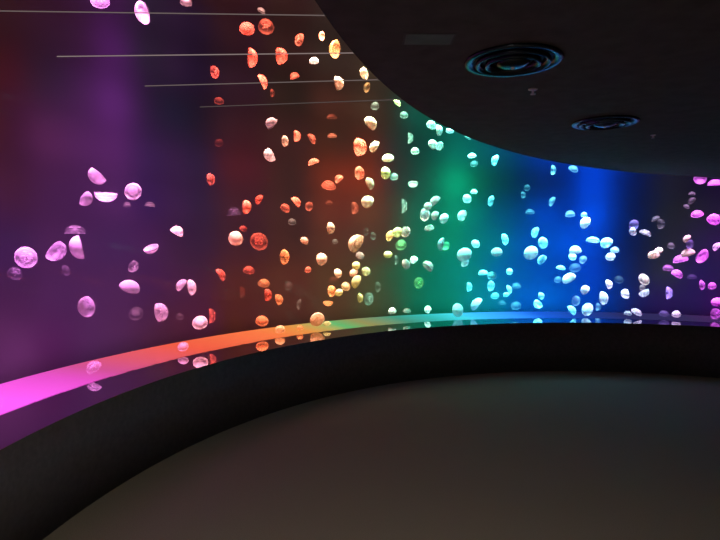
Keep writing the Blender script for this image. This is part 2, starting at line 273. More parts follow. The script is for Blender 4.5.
# ------------------------------------------------------------------ jellyfish
ROWS = '''-1.773 3.780 3.141 0.1160 -0.171 0.365 0.915 2.0 17 p|pink jellyfish cut off by the top edge, left of the oblong striped one
-1.698 4.271 3.249 0.1543 -0.662 -0.646 -0.380 2.0 20 p|pink oblong jellyfish with two pale stripes, close to the top edge at left
-1.540 4.905 3.621 0.1062 0.213 -0.677 0.705 0.7 12 p|dim violet jellyfish cut by the top edge, right of the oblong striped pink one
-1.885 3.871 1.940 0.1280 -0.520 -0.421 -0.743 3.0 18 p|bright pink half-moon jellyfish tilted with its open side up-right, topmost of the left trio
-1.852 3.698 1.772 0.1089 0.869 0.073 -0.490 3.0 16 p|white egg-shaped jellyfish leaning right, bottom left of the upper-left pink trio
-1.895 4.053 1.813 0.1567 -0.070 0.150 -0.986 2.0 21 p|flat pink dish-like jellyfish curving upward, right of the white egg-shaped one
-1.795 4.299 1.887 0.1265 0.384 -0.918 0.097 2.0 16 p|round pink jellyfish with a pale inner ring, right of the upper-left trio
-1.891 4.406 1.792 0.0649 0.112 -0.261 0.959 0.5 8 p|faint small violet jellyfish just under the round pink ringed one
-1.774 4.586 1.804 0.0845 0.103 -0.026 0.994 0.5 10 p|faint flat violet jellyfish below right of the round pink ringed one
-2.052 3.898 1.579 0.1368 0.008 -0.016 1.000 0.7 19 p|faint flat violet jellyfish directly above the upright white crescent at far left
-2.165 3.500 1.390 0.1297 -0.520 0.840 0.153 2.0 20 p|large round magenta jellyfish nearest the left edge of the picture
-2.133 3.343 1.302 0.0868 0.662 -0.382 0.645 0.7 14 p|dim blurred magenta jellyfish below left of the large round one at left edge
-1.904 3.417 1.418 0.1328 0.854 0.020 -0.521 2.0 21 p|magenta oval jellyfish leaning right, beside the upright white crescent
-1.980 3.753 1.445 0.1667 -0.838 -0.518 -0.172 3.0 24 p|thin white upright crescent jellyfish with its frilled side right, far left
-2.062 3.795 1.289 0.0704 0.945 -0.094 0.312 0.6 10 p|dim violet jellyfish just below the leaning magenta oval at far left
-1.620 4.208 1.422 0.1168 0.228 0.400 -0.888 3.0 15 p|small white half-moon jellyfish, rounded side down, alone in the purple area
-1.767 4.234 1.288 0.0942 0.941 -0.215 -0.260 1.0 12 p|dim pink jellyfish above the bright white egg-shaped one in the lower purple area
-1.707 4.012 1.165 0.1416 0.492 -0.177 0.852 3.0 19 p|bright white egg-shaped jellyfish lying nearly flat, lower purple area
-1.963 3.820 1.024 0.1422 -0.347 -0.935 0.075 2.0 20 p|large upright oval pink jellyfish with mottled pattern, low in the purple area
-1.836 4.400 0.903 0.1066 0.349 -0.836 0.423 0.7 13 p|dim round mauve jellyfish below the bright white egg-shaped one
-1.590 4.332 0.920 0.1453 0.702 0.711 0.026 2.0 18 p|upright lilac oval jellyfish between the dim mauve one and the small dim spot
-1.596 4.748 1.588 0.1228 0.520 0.006 0.854 2.0 14 p|slim pink jellyfish slanting down to the right where purple turns to dark
-1.490 4.457 1.136 0.1076 -0.652 -0.404 0.642 2.0 13 p|small pale pink jellyfish slanting up to the right, left of the upright pink one
-1.470 4.739 1.087 0.1321 0.982 -0.001 0.190 2.0 15 p|upright pink jellyfish with frilled lower end, right of the slanting pale one
-1.459 4.890 0.754 0.1276 0.256 -0.860 0.442 2.0 14 p|round hot pink jellyfish just above the orange part of the floor strip
-1.535 4.576 0.853 0.0597 -0.295 0.880 0.371 0.6 7 p|tiny faint mauve spot jellyfish left of the round hot pink one
-1.398 5.102 0.779 0.1426 0.964 0.264 0.000 1.0 15 r|thin upright peach sliver jellyfish right of the round hot pink one
-1.236 4.825 1.196 0.1164 0.851 0.150 0.503 2.0 13 s|slim peach jellyfish slanting steeply down right, at the purple and red border
-1.464 4.425 0.625 0.0827 0.240 -0.727 0.644 2.0 10 p|round pink jellyfish in front of the orange floor strip, left of centre
-1.848 3.681 0.633 0.1034 -0.425 -0.474 0.771 1.6 15 p|deep pink jellyfish hovering over the magenta floor strip at left
-1.048 5.126 3.472 0.1298 -0.105 0.513 0.852 1.9 14 r|round red jellyfish with glowing orange lower half, near the top, left of the dim one
-0.945 5.556 3.658 0.1608 0.160 -0.944 0.290 0.7 16 r|dim blurred dark red jellyfish right of the round red one near the top
-0.954 5.387 3.735 0.0876 0.572 -0.435 0.696 0.5 9 p|faint beige jellyfish above the dim dark red one at the top
-1.015 5.276 3.240 0.1724 0.997 -0.027 -0.070 1.8 18 r|upright red jellyfish with two lobes, left one of the pair on the second light rod
-0.755 5.401 3.301 0.1666 0.983 -0.183 -0.017 1.8 17 r|upright red jellyfish, right one of the pair on the second light rod
-0.636 5.663 3.559 0.1231 -0.863 0.242 0.443 0.9 12 r|dim red oval jellyfish above and right of the pair on the second light rod
-0.417 5.897 3.676 0.0854 -0.798 -0.572 -0.189 2.0 8 s|small pale coral jellyfish left of the bright orange one near the ceiling edge
-0.285 5.815 3.511 0.1793 -0.887 -0.440 -0.137 2.0 17 o|bright orange jellyfish crossing the second light rod near the ceiling edge
-0.489 5.859 3.412 0.0957 0.057 -0.677 0.734 3.0 9 p|small pale dome jellyfish just below the second light rod
-0.660 5.503 3.148 0.1000 -0.288 -0.442 0.850 1.6 10 r|small coral crescent jellyfish just above the third light rod
-0.962 5.510 3.092 0.1404 0.900 0.103 0.423 1.6 14 r|slim red jellyfish slanting down right across the third light rod
-1.345 5.140 3.067 0.1121 0.940 -0.340 -0.016 1.0 12 r|dull red oval jellyfish alone at upper left of the red area
-1.341 5.216 2.829 0.0856 0.214 -0.831 0.514 0.5 9 r|faint mauve jellyfish beneath the dull red oval one, upper left of red area
-0.217 5.957 3.199 0.1518 0.973 -0.219 0.068 3.0 14 q|pale bullet-shaped upright jellyfish crossing the third light rod
0.034 6.152 3.354 0.1230 -0.788 -0.438 -0.432 3.0 11 q|pale peach jellyfish partly tucked behind the curved ceiling edge
-0.869 5.483 2.966 0.0799 0.928 0.368 0.058 0.4 8 r|very faint brown jellyfish under the slim red one at the third light rod
-0.302 5.911 2.836 0.1079 0.022 -0.434 0.901 0.5 10 r|faint mauve jellyfish left of the pale teardrop one
-0.860 5.231 2.626 0.1242 -0.630 -0.582 0.514 3.0 13 p|bright white bean-shaped jellyfish, upper one of the two brightest in the red area
-0.917 5.436 2.336 0.1395 -0.810 -0.383 -0.444 3.0 14 p|bright white oval jellyfish slanting, lower one of the two brightest in the red area
-1.249 4.838 2.367 0.0797 0.205 -0.794 0.573 0.5 9 r|faint dull red jellyfish left of the two bright white ones
-1.286 4.728 2.029 0.1042 0.722 0.661 0.203 2.0 12 s|coral oval jellyfish at the left border of the red area
-0.746 5.507 2.496 0.1008 0.901 -0.423 -0.097 2.5 10 q|small pale peach upright jellyfish right of the bright white pair
-0.650 5.728 2.588 0.1153 0.993 -0.111 -0.042 1.7 11 r|narrow upright red jellyfish right of the small pale peach one
-0.493 5.735 2.569 0.1154 0.823 -0.254 0.508 1.0 11 r|dull red slanting jellyfish right of the narrow upright red one
-0.490 5.685 2.322 0.1147 -0.319 -0.258 0.912 2.0 11 s|small pinkish crescent jellyfish below the dull red slanting one
-0.313 6.120 2.674 0.1008 -0.002 0.038 0.999 0.5 9 r|faint brownish arc jellyfish in the upper middle of the red area
0.022 6.120 2.541 0.2018 0.921 -0.385 -0.065 1.8 18 r|tall upright red jellyfish with ragged outline beside the pale peach one
0.133 6.056 2.804 0.1549 0.695 -0.518 0.498 3.0 14 q|pale peach teardrop jellyfish, highest bright one under the ceiling edge
0.150 6.292 2.581 0.1383 -0.809 -0.440 0.389 3.0 12 q|pale peach jellyfish leaning right, beside the tall ragged red one
0.011 6.018 2.239 0.1437 0.776 -0.626 -0.077 2.0 13 s|coral oval jellyfish beneath the tall ragged red one
-0.324 5.683 2.084 0.1567 0.143 0.301 0.943 1.3 15 r|blurred bright red jellyfish at the brightest red patch of the tank
-0.246 6.074 2.191 0.1116 -0.613 -0.334 0.716 1.5 10 r|small red slanting jellyfish touching the blurred red one
-1.105 5.354 1.825 0.1381 0.994 -0.107 -0.018 2.4 14 s|upright peach jellyfish beside the thin violet streak
-0.982 5.227 1.894 0.1059 -0.781 -0.412 0.469 1.8 11 r|coral jellyfish leaning right, just above the upright peach one
-0.910 5.440 2.099 0.0600 0.129 -0.771 0.624 0.6 6 r|tiny dim brown jellyfish below the bright white oval in the red area
-1.178 5.072 1.771 0.1402 -0.073 -0.070 0.995 0.7 15 v|thin violet streak jellyfish left of the upright peach one
-1.197 5.221 1.529 0.1448 0.280 -0.799 0.532 2.6 15 q|round glowing orange jellyfish with bright ring, left of the big red disc
-1.146 5.351 1.618 0.0791 0.527 -0.464 0.712 1.4 8 r|small red jellyfish between the thin violet streak and the big red disc
-1.016 5.438 1.490 0.1709 0.181 -0.967 0.181 1.6 17 r|big round red disc jellyfish, the largest in the red area
-0.765 5.585 1.324 0.1448 0.919 -0.395 0.016 2.0 14 o|orange upright oval jellyfish below right of the big red disc
-0.574 5.649 1.500 0.0940 0.409 0.463 0.786 3.0 9 q|small white-pink jellyfish between the big red disc and the long peach one
-0.401 5.850 1.294 0.1409 0.769 -0.621 0.151 3.0 13 q|pale peach egg-shaped jellyfish below the small upright cream one
-0.302 5.833 1.629 0.1293 0.952 -0.306 -0.008 3.0 12 q|upright cream oval jellyfish left of the large leaning peach one
-0.284 6.144 1.489 0.0682 0.033 -0.708 0.706 0.6 6 p|tiny faint beige jellyfish just under the upright cream oval
-0.755 5.536 1.836 0.1020 0.494 -0.529 0.690 1.6 10 r|dull pink dome jellyfish, leftmost of the three dim ones at mid height
-0.665 5.733 1.911 0.1161 0.757 0.107 0.644 1.8 11 r|slim pink slanting jellyfish, middle of the three dim ones at mid height
-0.566 5.903 1.869 0.1088 -0.726 -0.665 0.174 1.0 10 r|dim mauve jellyfish, rightmost of the three dim ones at mid height
-0.728 5.803 1.703 0.0857 0.091 -0.728 0.679 0.5 8 p|faint beige jellyfish below the three dim ones at mid height
-0.332 5.821 1.907 0.0858 0.017 -0.293 0.956 0.5 8 r|faint dull red jellyfish beneath the brightest red patch
-0.044 5.980 1.852 0.1323 0.976 -0.218 -0.013 1.0 12 r|dull red upright jellyfish left of the cream teardrop near centre
-0.069 6.180 1.477 0.2286 -0.803 0.380 0.460 3.0 20 q|large pale peach jellyfish leaning right, biggest of the cream ones left of centre
-1.115 5.415 1.209 0.1105 0.102 -0.493 0.864 1.4 11 r|dull rose jellyfish above the orange-red block-shaped one
-0.968 5.430 1.077 0.1210 0.157 -0.463 0.873 1.7 12 o|orange-red squarish jellyfish in the lower red area
-0.900 5.319 0.957 0.1187 0.998 -0.059 0.023 1.8 12 r|upright pink jellyfish just under the orange-red squarish one
-0.823 5.531 0.894 0.1132 0.924 -0.135 0.357 2.2 11 o|small orange oval jellyfish right of the upright pink one, lower red area
-1.164 5.353 0.983 0.1194 0.977 0.213 0.000 0.5 12 r|faint upright streak jellyfish left of the orange-red squarish one
-0.747 5.588 1.034 0.0934 0.110 -0.820 0.561 0.5 9 p|faint greyish jellyfish right of the orange-red squarish one
-0.662 5.741 0.817 0.1069 -0.930 -0.313 0.194 0.6 10 p|faint beige upright jellyfish right of the small orange oval
-0.532 5.516 1.204 0.0716 0.064 -0.668 0.741 2.0 7 s|small pale pink round jellyfish left below the pale peach egg-shaped one
-0.983 5.380 0.699 0.1204 0.142 -0.778 0.612 2.0 12 o|round coral jellyfish just above the orange floor strip
-0.454 5.661 0.678 0.1583 -0.175 0.857 0.484 3.0 15 q|largest pale peach jellyfish hanging just above the floor strip
-0.350 5.687 0.622 0.0849 0.015 -0.242 0.970 2.0 8 y|pale yellow jellyfish in front of the floor strip, touching the largest peach one
-0.304 6.057 0.927 0.1238 0.849 -0.490 0.196 1.9 11 o|coral jellyfish touching the left side of the small cream disc
-0.231 5.919 0.929 0.0880 0.033 -0.857 0.514 3.0 8 y|small cream disc jellyfish touching the coral one, low at left of centre
-0.159 6.107 0.979 0.1021 0.024 -0.922 0.387 2.5 9 u|round peach jellyfish with pale rim, right above the small cream disc
-0.338 5.677 0.825 0.1057 -0.007 0.109 -0.994 1.8 10 o|small orange cup-shaped jellyfish above the largest peach one at the strip
-0.290 5.789 1.081 0.0967 0.024 -0.486 0.874 0.6 9 r|faint brown jellyfish above the coral one touching the cream disc
-0.235 6.032 1.131 0.1119 0.880 -0.333 0.338 3.0 10 q|small pale jellyfish slanting, left of the two cream ones in a row
-0.079 6.060 1.141 0.1124 -0.563 -0.434 0.704 3.0 10 q|small pale cream jellyfish leaning right, above the tall cream oval
-0.055 5.872 1.054 0.1417 -0.832 -0.364 0.418 3.0 13 y|tall cream oval jellyfish leaning right, above the round peach rimmed one
0.000 6.044 1.332 0.0895 0.000 0.884 0.467 3.0 8 p|small round cream jellyfish just below the large leaning peach one
-0.033 5.919 1.226 0.0988 0.544 -0.685 0.485 3.0 9 y|small ragged cream jellyfish between the round cream one and the peach oval
0.081 6.200 1.144 0.1150 0.722 -0.622 0.301 2.5 10 u|peach oval jellyfish alone right of the cream column, near centre
0.011 5.924 0.862 0.0992 0.921 -0.387 0.041 2.8 9 y|small cream jellyfish touching the dim grey-green oval one
0.118 6.342 0.805 0.1416 0.691 -0.718 0.077 1.0 12 p|dim grey-green oval jellyfish, low near centre
-0.613 5.471 0.611 0.0613 -0.090 0.808 0.582 2.0 6 o|tiny orange jellyfish in front of the strip, right of the bright orange one
-0.792 5.302 0.629 0.0990 0.060 -0.403 0.913 2.5 10 u|bright orange jellyfish in front of the floor strip, left of centre
0.065 5.968 3.160 0.1086 -0.871 -0.448 0.200 1.0 10 o|dim peach jellyfish just under the curved ceiling edge
0.169 6.184 3.020 0.1015 -0.023 -0.857 0.515 0.5 9 p|faint beige jellyfish below the dim peach one by the ceiling edge
0.430 6.210 3.060 0.1019 0.660 -0.433 0.613 2.0 9 y|small pale teardrop jellyfish touching the ceiling edge before the green begins
0.528 6.577 3.010 0.0960 0.043 0.533 0.845 0.5 8 p|faint grey-green jellyfish beneath the small pale teardrop at the ceiling edge
0.069 6.282 1.951 0.1620 -0.731 -0.569 0.378 3.0 14 q|cream teardrop jellyfish leaning right, below the slanting cream oval
0.124 6.148 2.143 0.1356 0.844 -0.467 0.265 3.0 12 q|cream oval jellyfish slanting down right, left of the white oval
0.329 6.412 2.474 0.1293 -0.036 -0.695 0.718 3.0 11 q|cream half-dome jellyfish above the white oval, right edge of the red area
0.314 6.343 2.279 0.1398 0.746 -0.662 -0.077 3.0 12 y|white upright oval jellyfish below the cream half-dome
0.404 6.476 2.260 0.0952 0.050 0.806 0.589 0.9 8 p|small faint ring jellyfish overlapping the right side of the white oval
0.629 6.245 2.528 0.1030 -0.068 -0.673 0.737 1.8 9 p|pale mint dome jellyfish at the left start of the green area, upper one
0.611 6.268 2.133 0.1152 -0.020 -0.209 -0.978 2.5 10 p|mint bowl-shaped jellyfish, flat side up, left start of the green area
0.339 6.329 1.558 0.1403 -0.828 -0.315 0.464 2.2 12 o|amber jellyfish leaning right, left half of the amber and yellow pair
0.408 6.141 1.591 0.1248 -0.823 -0.530 0.202 2.4 11 y|yellow oval jellyfish, right half of the amber and yellow pair
0.542 6.247 1.592 0.1270 0.763 0.646 0.010 3.0 11 p|white-mint oval jellyfish right of the amber and yellow pair
0.482 6.351 1.453 0.1292 -0.066 -0.865 0.498 1.2 11 g|dull green round jellyfish just below the amber and yellow pair
0.319 6.160 1.341 0.0912 -0.044 -0.857 0.514 3.0 8 y|small round cream jellyfish below the amber and yellow pair
0.548 6.293 1.220 0.1166 0.630 -0.761 0.154 3.0 10 p|white upright jellyfish, left half of a touching pair in the left green area
0.641 6.525 1.271 0.1088 -0.625 -0.303 0.719 2.5 9 p|small mint jellyfish, upper right half of a touching pair in the left green area
0.439 6.405 1.263 0.1068 0.998 -0.068 0.000 0.6 9 p|faint upright streak jellyfish left of the touching white and mint pair
0.079 6.077 1.590 0.0898 0.829 -0.559 -0.008 0.6 8 p|faint beige jellyfish right of the large leaning peach one
0.162 6.269 1.546 0.0927 0.822 -0.570 -0.004 0.5 8 p|very faint beige jellyfish between the large leaning peach and the amber one
0.598 6.404 2.693 0.1289 0.996 -0.093 0.000 0.6 11 p|faint upright streak jellyfish just above the upper pale mint dome
0.374 6.275 0.683 0.1052 -0.176 -0.173 0.969 3.0 9 p|small white dome jellyfish just above the strip where green begins
0.553 6.314 0.678 0.0941 0.030 0.348 0.937 1.3 8 p|dim mint flat jellyfish right of the small white dome above the strip
0.532 6.417 1.901 0.1655 0.997 -0.083 0.000 0.6 14 p|faint tall streak jellyfish under the mint bowl-shaped one
0.222 6.284 0.952 0.1168 0.908 -0.418 0.034 0.4 10 p|very faint green jellyfish right above the dim grey-green oval
0.837 6.361 2.846 0.1162 0.287 -0.798 0.530 2.5 10 p|mint oval jellyfish hugging the ceiling edge, leftmost of three in a row
0.960 6.561 2.818 0.1320 0.912 -0.391 0.122 2.8 11 p|upright white-mint jellyfish hugging the ceiling edge, middle of three in a row
1.104 6.707 2.847 0.0981 0.269 0.165 0.949 2.8 8 p|flat mint jellyfish hugging the ceiling edge, rightmost of three in a row
1.284 6.495 2.722 0.0713 0.405 -0.463 0.789 1.2 6 p|tiny dim jellyfish at the ceiling edge, right of the row of three
0.884 6.524 2.645 0.1195 0.414 -0.895 0.166 2.8 10 p|large mint jellyfish under the row of three, left half of a touching pair
0.930 6.346 2.579 0.1046 0.311 -0.560 -0.768 2.8 9 p|mint jellyfish under the row of three, right half of a touching pair
1.382 6.731 2.547 0.0987 -0.074 -0.362 0.929 2.5 8 p|flat mint jellyfish above a dim one, upper right of the green area
1.368 6.539 2.422 0.0840 0.143 0.684 0.715 1.2 7 p|dim mint jellyfish directly under the flat one, upper right of the green area
1.400 6.677 2.101 0.0860 -0.096 -0.457 0.885 2.0 7 p|tiny mint jellyfish just above the round mint one in the green area
1.300 6.599 2.009 0.1093 -0.175 -0.889 0.424 2.6 9 p|round mint jellyfish alone in the upper middle of the green area
0.875 6.421 1.972 0.1419 -0.720 -0.180 0.671 3.0 12 p|white-mint oval leaning right, upper half of the joined pair in the green area
0.778 6.302 1.894 0.1045 -0.695 -0.650 0.308 3.0 9 p|white-mint round jellyfish, lower half of the joined pair in the green area
0.804 6.603 1.804 0.1461 0.704 0.710 0.036 3.0 12 p|white-mint egg-shaped jellyfish under the joined pair, leftmost of three in a row
0.870 6.377 1.794 0.1176 -0.890 -0.254 0.379 2.8 10 p|narrow mint jellyfish leaning right, middle of three in a row at mid green
1.005 6.567 1.766 0.1211 -0.713 -0.623 0.324 2.8 10 p|ragged mint jellyfish, rightmost of three in a row at mid green
1.237 6.639 1.806 0.1469 -0.876 -0.329 0.352 2.6 12 p|mint oval jellyfish leaning right, alone in the brightest green
0.805 6.316 1.651 0.1166 -0.210 -0.385 0.899 2.7 10 p|flat mint jellyfish under the row of three at mid green
0.968 6.542 1.452 0.1452 -0.916 0.365 0.168 3.0 12 p|upright white crescent jellyfish touching a dim green one
1.075 6.758 1.413 0.1125 0.125 -0.747 -0.653 1.1 9 g|dim green jellyfish touching the right side of the upright white crescent
1.241 6.506 1.332 0.1807 -0.668 -0.669 0.326 3.0 15 p|largest brightest white jellyfish where green turns to teal
1.313 6.686 1.215 0.1239 0.705 -0.552 -0.444 3.0 10 p|white jellyfish at the lower end of the largest brightest one
1.415 6.593 1.463 0.1098 0.196 -0.765 0.614 2.6 9 p|small white jellyfish above right of the largest brightest one
0.807 6.306 1.208 0.1403 0.641 0.340 0.688 3.0 12 p|white oval jellyfish slanting down right, lower green area
0.706 6.334 0.995 0.1294 0.522 -0.851 0.062 1.6 11 g|vivid green blocky jellyfish below the white slanting oval
0.821 6.578 0.656 0.0980 -0.739 -0.487 0.465 2.3 8 p|mint jellyfish low in the green area, just above the strip
1.189 6.446 0.658 0.1561 0.460 -0.882 0.101 3.0 13 p|bright white egg-shaped jellyfish just above the strip in the teal area
1.447 6.760 0.709 0.1761 -0.813 -0.074 0.577 3.0 14 p|white crescent jellyfish leaning right, beside the egg-shaped one at the strip
1.382 6.761 0.911 0.1131 0.999 0.025 -0.019 2.0 9 c|slim upright cyan jellyfish above the leaning white crescent in the teal area
1.546 6.774 1.098 0.1257 -0.104 -0.067 0.992 2.3 10 c|flat cyan jellyfish left of the cyan-white disc, teal area
1.655 6.733 2.486 0.1358 -0.954 -0.044 0.298 2.3 11 c|slanting cyan-white jellyfish near the ceiling edge between green and blue
1.569 6.551 1.970 0.1207 -0.976 -0.175 0.133 2.5 10 c|ragged cyan-white jellyfish left of the dark patch between green and blue
2.040 6.641 2.146 0.0855 -0.227 -0.738 0.636 0.7 7 c|faint blue jellyfish upper left in the blue area, upper of two
2.051 6.793 2.062 0.0875 0.994 0.103 0.031 0.7 7 c|faint blue jellyfish upper left in the blue area, lower of two
2.125 6.780 1.862 0.1125 -0.082 -0.262 0.961 0.7 9 c|faint flat blue jellyfish below the two faint ones, left blue area
1.819 6.739 1.512 0.1370 0.759 -0.606 0.238 2.0 11 c|cyan oval jellyfish above right of the white one, teal and blue border
1.658 6.538 1.367 0.1331 -0.039 -0.674 0.738 3.0 11 p|white round jellyfish with a pointed right end, teal and blue border
2.109 6.663 1.352 0.1727 -0.285 -0.901 0.327 3.0 14 p|large round white jellyfish, the largest in the blue area
2.159 6.718 1.599 0.1365 -0.752 0.611 0.247 1.7 11 c|blurred cyan oval jellyfish directly above the large round white one
2.287 6.719 1.463 0.1367 0.325 -0.946 0.004 2.4 11 c|cyan jellyfish at the right shoulder of the large round white one
2.267 6.759 1.262 0.1252 -0.812 -0.323 0.486 2.6 10 c|cyan-white jellyfish at the lower right of the large round white one
1.900 6.828 1.108 0.0887 0.158 -0.745 0.648 2.4 7 c|small cyan jellyfish below the white one at the teal and blue border
1.605 6.553 1.075 0.1094 -0.199 -0.814 0.545 2.7 9 c|round cyan-white jellyfish, top of a stack of three in the teal area
1.636 6.671 0.931 0.1239 0.942 0.332 -0.045 2.0 10 c|cyan oval jellyfish, middle of a stack of three in the teal area
1.699 6.769 0.809 0.1007 -0.155 -0.618 0.771 1.4 8 c|dim cyan jellyfish, bottom of a stack of three in the teal area
1.884 6.757 0.886 0.1130 0.800 -0.419 0.430 1.8 9 c|small light blue slanting jellyfish right of the stack of three
1.806 6.654 0.833 0.0742 -0.399 -0.379 0.835 2.5 6 c|tiny bright cyan jellyfish just under the small slanting light blue one
1.908 6.586 0.950 0.1223 -0.123 -0.118 0.985 1.0 10 c|dim flat blue jellyfish right of the small slanting light blue one
1.735 6.565 0.744 0.0977 0.085 0.321 0.943 1.0 8 c|dim flat blue jellyfish below the stack of three
1.937 6.672 0.694 0.1118 -0.225 -0.776 0.588 1.2 9 c|dim round blue jellyfish low in the blue area, left
2.260 6.861 0.671 0.1277 -0.762 -0.200 -0.616 2.7 10 c|cyan-white crescent jellyfish low in the blue area, left of the open water
2.268 6.700 0.803 0.0997 0.750 -0.661 0.038 2.3 8 c|small upright cyan jellyfish above the low cyan-white crescent
2.434 6.836 2.377 0.1129 0.842 -0.538 -0.027 0.9 9 c|faint upright blue jellyfish near the ceiling edge, upper blue area
2.613 6.653 2.378 0.1099 0.556 0.272 0.786 0.9 9 c|faint blue jellyfish touching the ceiling edge above the blue area
2.365 6.722 1.982 0.1238 -0.917 0.054 0.396 1.2 10 c|pale blue slanting jellyfish below the dark patch in the blue area
2.644 6.827 1.839 0.1133 -0.230 -0.371 0.900 1.2 9 c|blue flat jellyfish left of the white leaning one, upper blue area
2.780 6.724 1.723 0.1489 -0.848 -0.258 0.463 2.9 12 p|white jellyfish leaning right, highest bright one in the blue area
2.824 6.836 1.827 0.0756 -0.283 -0.684 0.672 1.3 6 c|small blue jellyfish on top of the white leaning one
2.855 6.627 1.512 0.1470 0.167 0.172 0.971 2.3 12 c|cyan flat dome jellyfish left of the speckled cyan one
3.049 6.728 1.475 0.1493 -0.839 -0.309 0.448 2.4 12 c|speckled cyan oval jellyfish at the right edge of bright blue
2.669 6.708 1.388 0.1490 -0.262 -0.210 0.942 2.9 12 p|white flat jellyfish, upper half of a touching pair in the blue area
2.707 6.861 1.297 0.1017 0.074 -0.774 0.629 2.4 8 c|cyan jellyfish, lower half of a touching pair in the blue area
2.470 6.627 1.169 0.1106 0.095 -0.228 0.969 2.2 9 c|slim flat cyan jellyfish left of the dim blue round one
2.628 6.592 1.170 0.1222 0.331 0.829 0.450 1.2 10 c|dim blue round jellyfish below the touching white and cyan pair
2.842 6.910 1.257 0.1152 -0.839 -0.055 0.541 0.9 9 c|faint blue jellyfish right of the touching white and cyan pair
2.644 6.848 1.030 0.1652 -0.563 -0.231 0.794 3.0 13 p|white oval jellyfish slanting up right, mid height of the blue area
2.477 6.740 1.013 0.0876 -0.288 -0.784 0.549 0.8 7 c|faint blue jellyfish left of the white slanting oval
3.049 6.586 1.305 0.1098 -0.604 -0.575 0.552 2.7 9 p|cyan-white jellyfish with a nib on top, right side of the blue area
3.200 6.780 1.387 0.1004 0.316 0.294 0.902 1.5 8 c|small light blue jellyfish above right of the one with a nib
2.816 6.766 0.885 0.1257 -0.784 -0.217 0.581 2.8 10 p|cyan-white jellyfish leaning right, above the dim blue oval one
2.747 6.803 0.729 0.1266 0.389 -0.918 0.074 1.3 10 c|dim blue oval jellyfish above the slanting cyan one low in the blue area
2.615 6.592 0.648 0.1351 0.637 -0.510 0.579 2.5 11 c|cyan jellyfish slanting down right, low in the blue area
2.770 6.580 0.660 0.1593 -0.831 -0.333 0.444 2.7 13 p|large white-cyan oval jellyfish, lowest large one in the blue area
3.023 6.795 0.654 0.1012 0.981 -0.191 -0.026 1.2 8 c|dim blue upright jellyfish right of the lowest large white-cyan oval
3.040 6.671 0.781 0.1613 0.698 -0.689 0.196 2.5 13 p|tall light blue oval jellyfish at the lower right of the blue area
3.150 6.785 0.946 0.1260 0.693 -0.632 0.347 2.4 10 p|slim light blue jellyfish above the tall light blue oval
3.191 6.637 1.020 0.0986 -0.363 -0.754 0.547 0.4 8 c|very faint indigo jellyfish right of the slim light blue one
3.266 6.654 0.833 0.1237 -0.993 0.006 -0.119 2.7 10 p|white-lilac oval jellyfish where blue fades to dark
3.455 6.806 1.688 0.1256 0.865 0.501 0.021 1.0 10 v|dim indigo round jellyfish just above a small white one
3.263 6.493 1.596 0.1080 -0.946 0.047 -0.320 2.9 9 p|small white upright jellyfish under the dim indigo round one
3.500 6.624 1.598 0.1346 0.296 -0.334 0.895 1.0 11 p|dim lilac flat jellyfish right of the small white upright one
3.640 6.688 1.771 0.0987 -0.550 0.008 0.835 0.7 8 p|faint grey jellyfish above the dim lilac flat one
3.620 6.493 1.691 0.1199 0.617 -0.787 -0.010 0.6 10 p|faint grey upright jellyfish right of the faint grey one in the dark area
3.553 6.548 1.331 0.1334 -0.034 0.572 0.820 3.0 11 w|bright cream oval jellyfish, left one of the cream trio in the dark area
3.678 6.668 1.377 0.0987 -0.730 -0.211 0.649 3.0 8 w|small cream jellyfish attached to the right of the bright cream oval
3.446 6.512 1.029 0.1330 0.109 -0.928 0.356 1.9 11 w|grey-white mottled jellyfish below the bright cream oval
3.562 6.773 0.897 0.0755 0.176 -0.983 0.062 1.2 6 w|small dim grey jellyfish just beneath the mottled grey-white one
3.507 6.619 0.836 0.1231 0.308 -0.466 -0.829 2.8 10 p|white crescent jellyfish curving up, beneath the small dim grey one
3.251 6.508 0.622 0.0849 0.364 0.370 0.855 1.7 7 p|small lilac jellyfish near the tank bottom, left of a longer lilac one
3.349 6.486 0.640 0.1209 0.276 -0.470 0.838 1.8 10 p|lilac oval jellyfish near the tank bottom, right of a smaller lilac one
3.827 6.350 1.523 0.0939 -0.833 -0.140 0.536 3.0 8 w|small bright cream jellyfish above a dim violet one, right side
3.960 6.467 1.452 0.1077 0.427 -0.904 0.003 1.1 9 v|dim violet upright jellyfish just below the small bright cream one
3.853 6.364 1.359 0.1532 -0.460 0.034 0.887 2.8 13 w|pinkish-white crescent jellyfish overlapping a magenta one, right side
3.887 6.558 1.282 0.1579 -0.088 0.346 0.934 1.3 13 m|magenta jellyfish under the pinkish-white crescent
4.051 6.358 1.300 0.1649 0.388 -0.816 -0.429 1.8 14 m|ragged magenta jellyfish right of the pinkish-white crescent
4.220 6.407 1.429 0.1067 -0.710 0.301 0.637 2.0 9 p|slim pale lilac jellyfish at the right edge above the ragged magenta one
3.794 6.430 1.107 0.1312 0.327 -0.404 0.854 1.9 11 m|bright violet jellyfish slanting down right, below the magenta one
3.826 6.699 1.165 0.1118 -0.213 -0.373 0.903 0.8 9 m|dim purple jellyfish left of the slanting bright violet one
4.001 6.494 1.067 0.1085 0.147 0.239 0.960 0.7 9 v|faint indigo flat jellyfish right of the slanting bright violet one
4.109 6.449 0.962 0.1078 0.592 -0.784 0.187 2.0 9 m|upright magenta jellyfish, left one of two side by side at lower right
4.109 6.284 0.976 0.0934 -0.361 -0.551 0.752 2.2 8 m|round pink jellyfish, right one of two side by side at lower right
4.288 6.456 0.768 0.1321 -0.530 -0.317 0.786 2.8 11 m|bright pink oval jellyfish touching the right edge of the picture
3.800 6.594 0.851 0.1471 0.785 -0.619 0.012 1.6 12 v|slim upright violet jellyfish at lower right
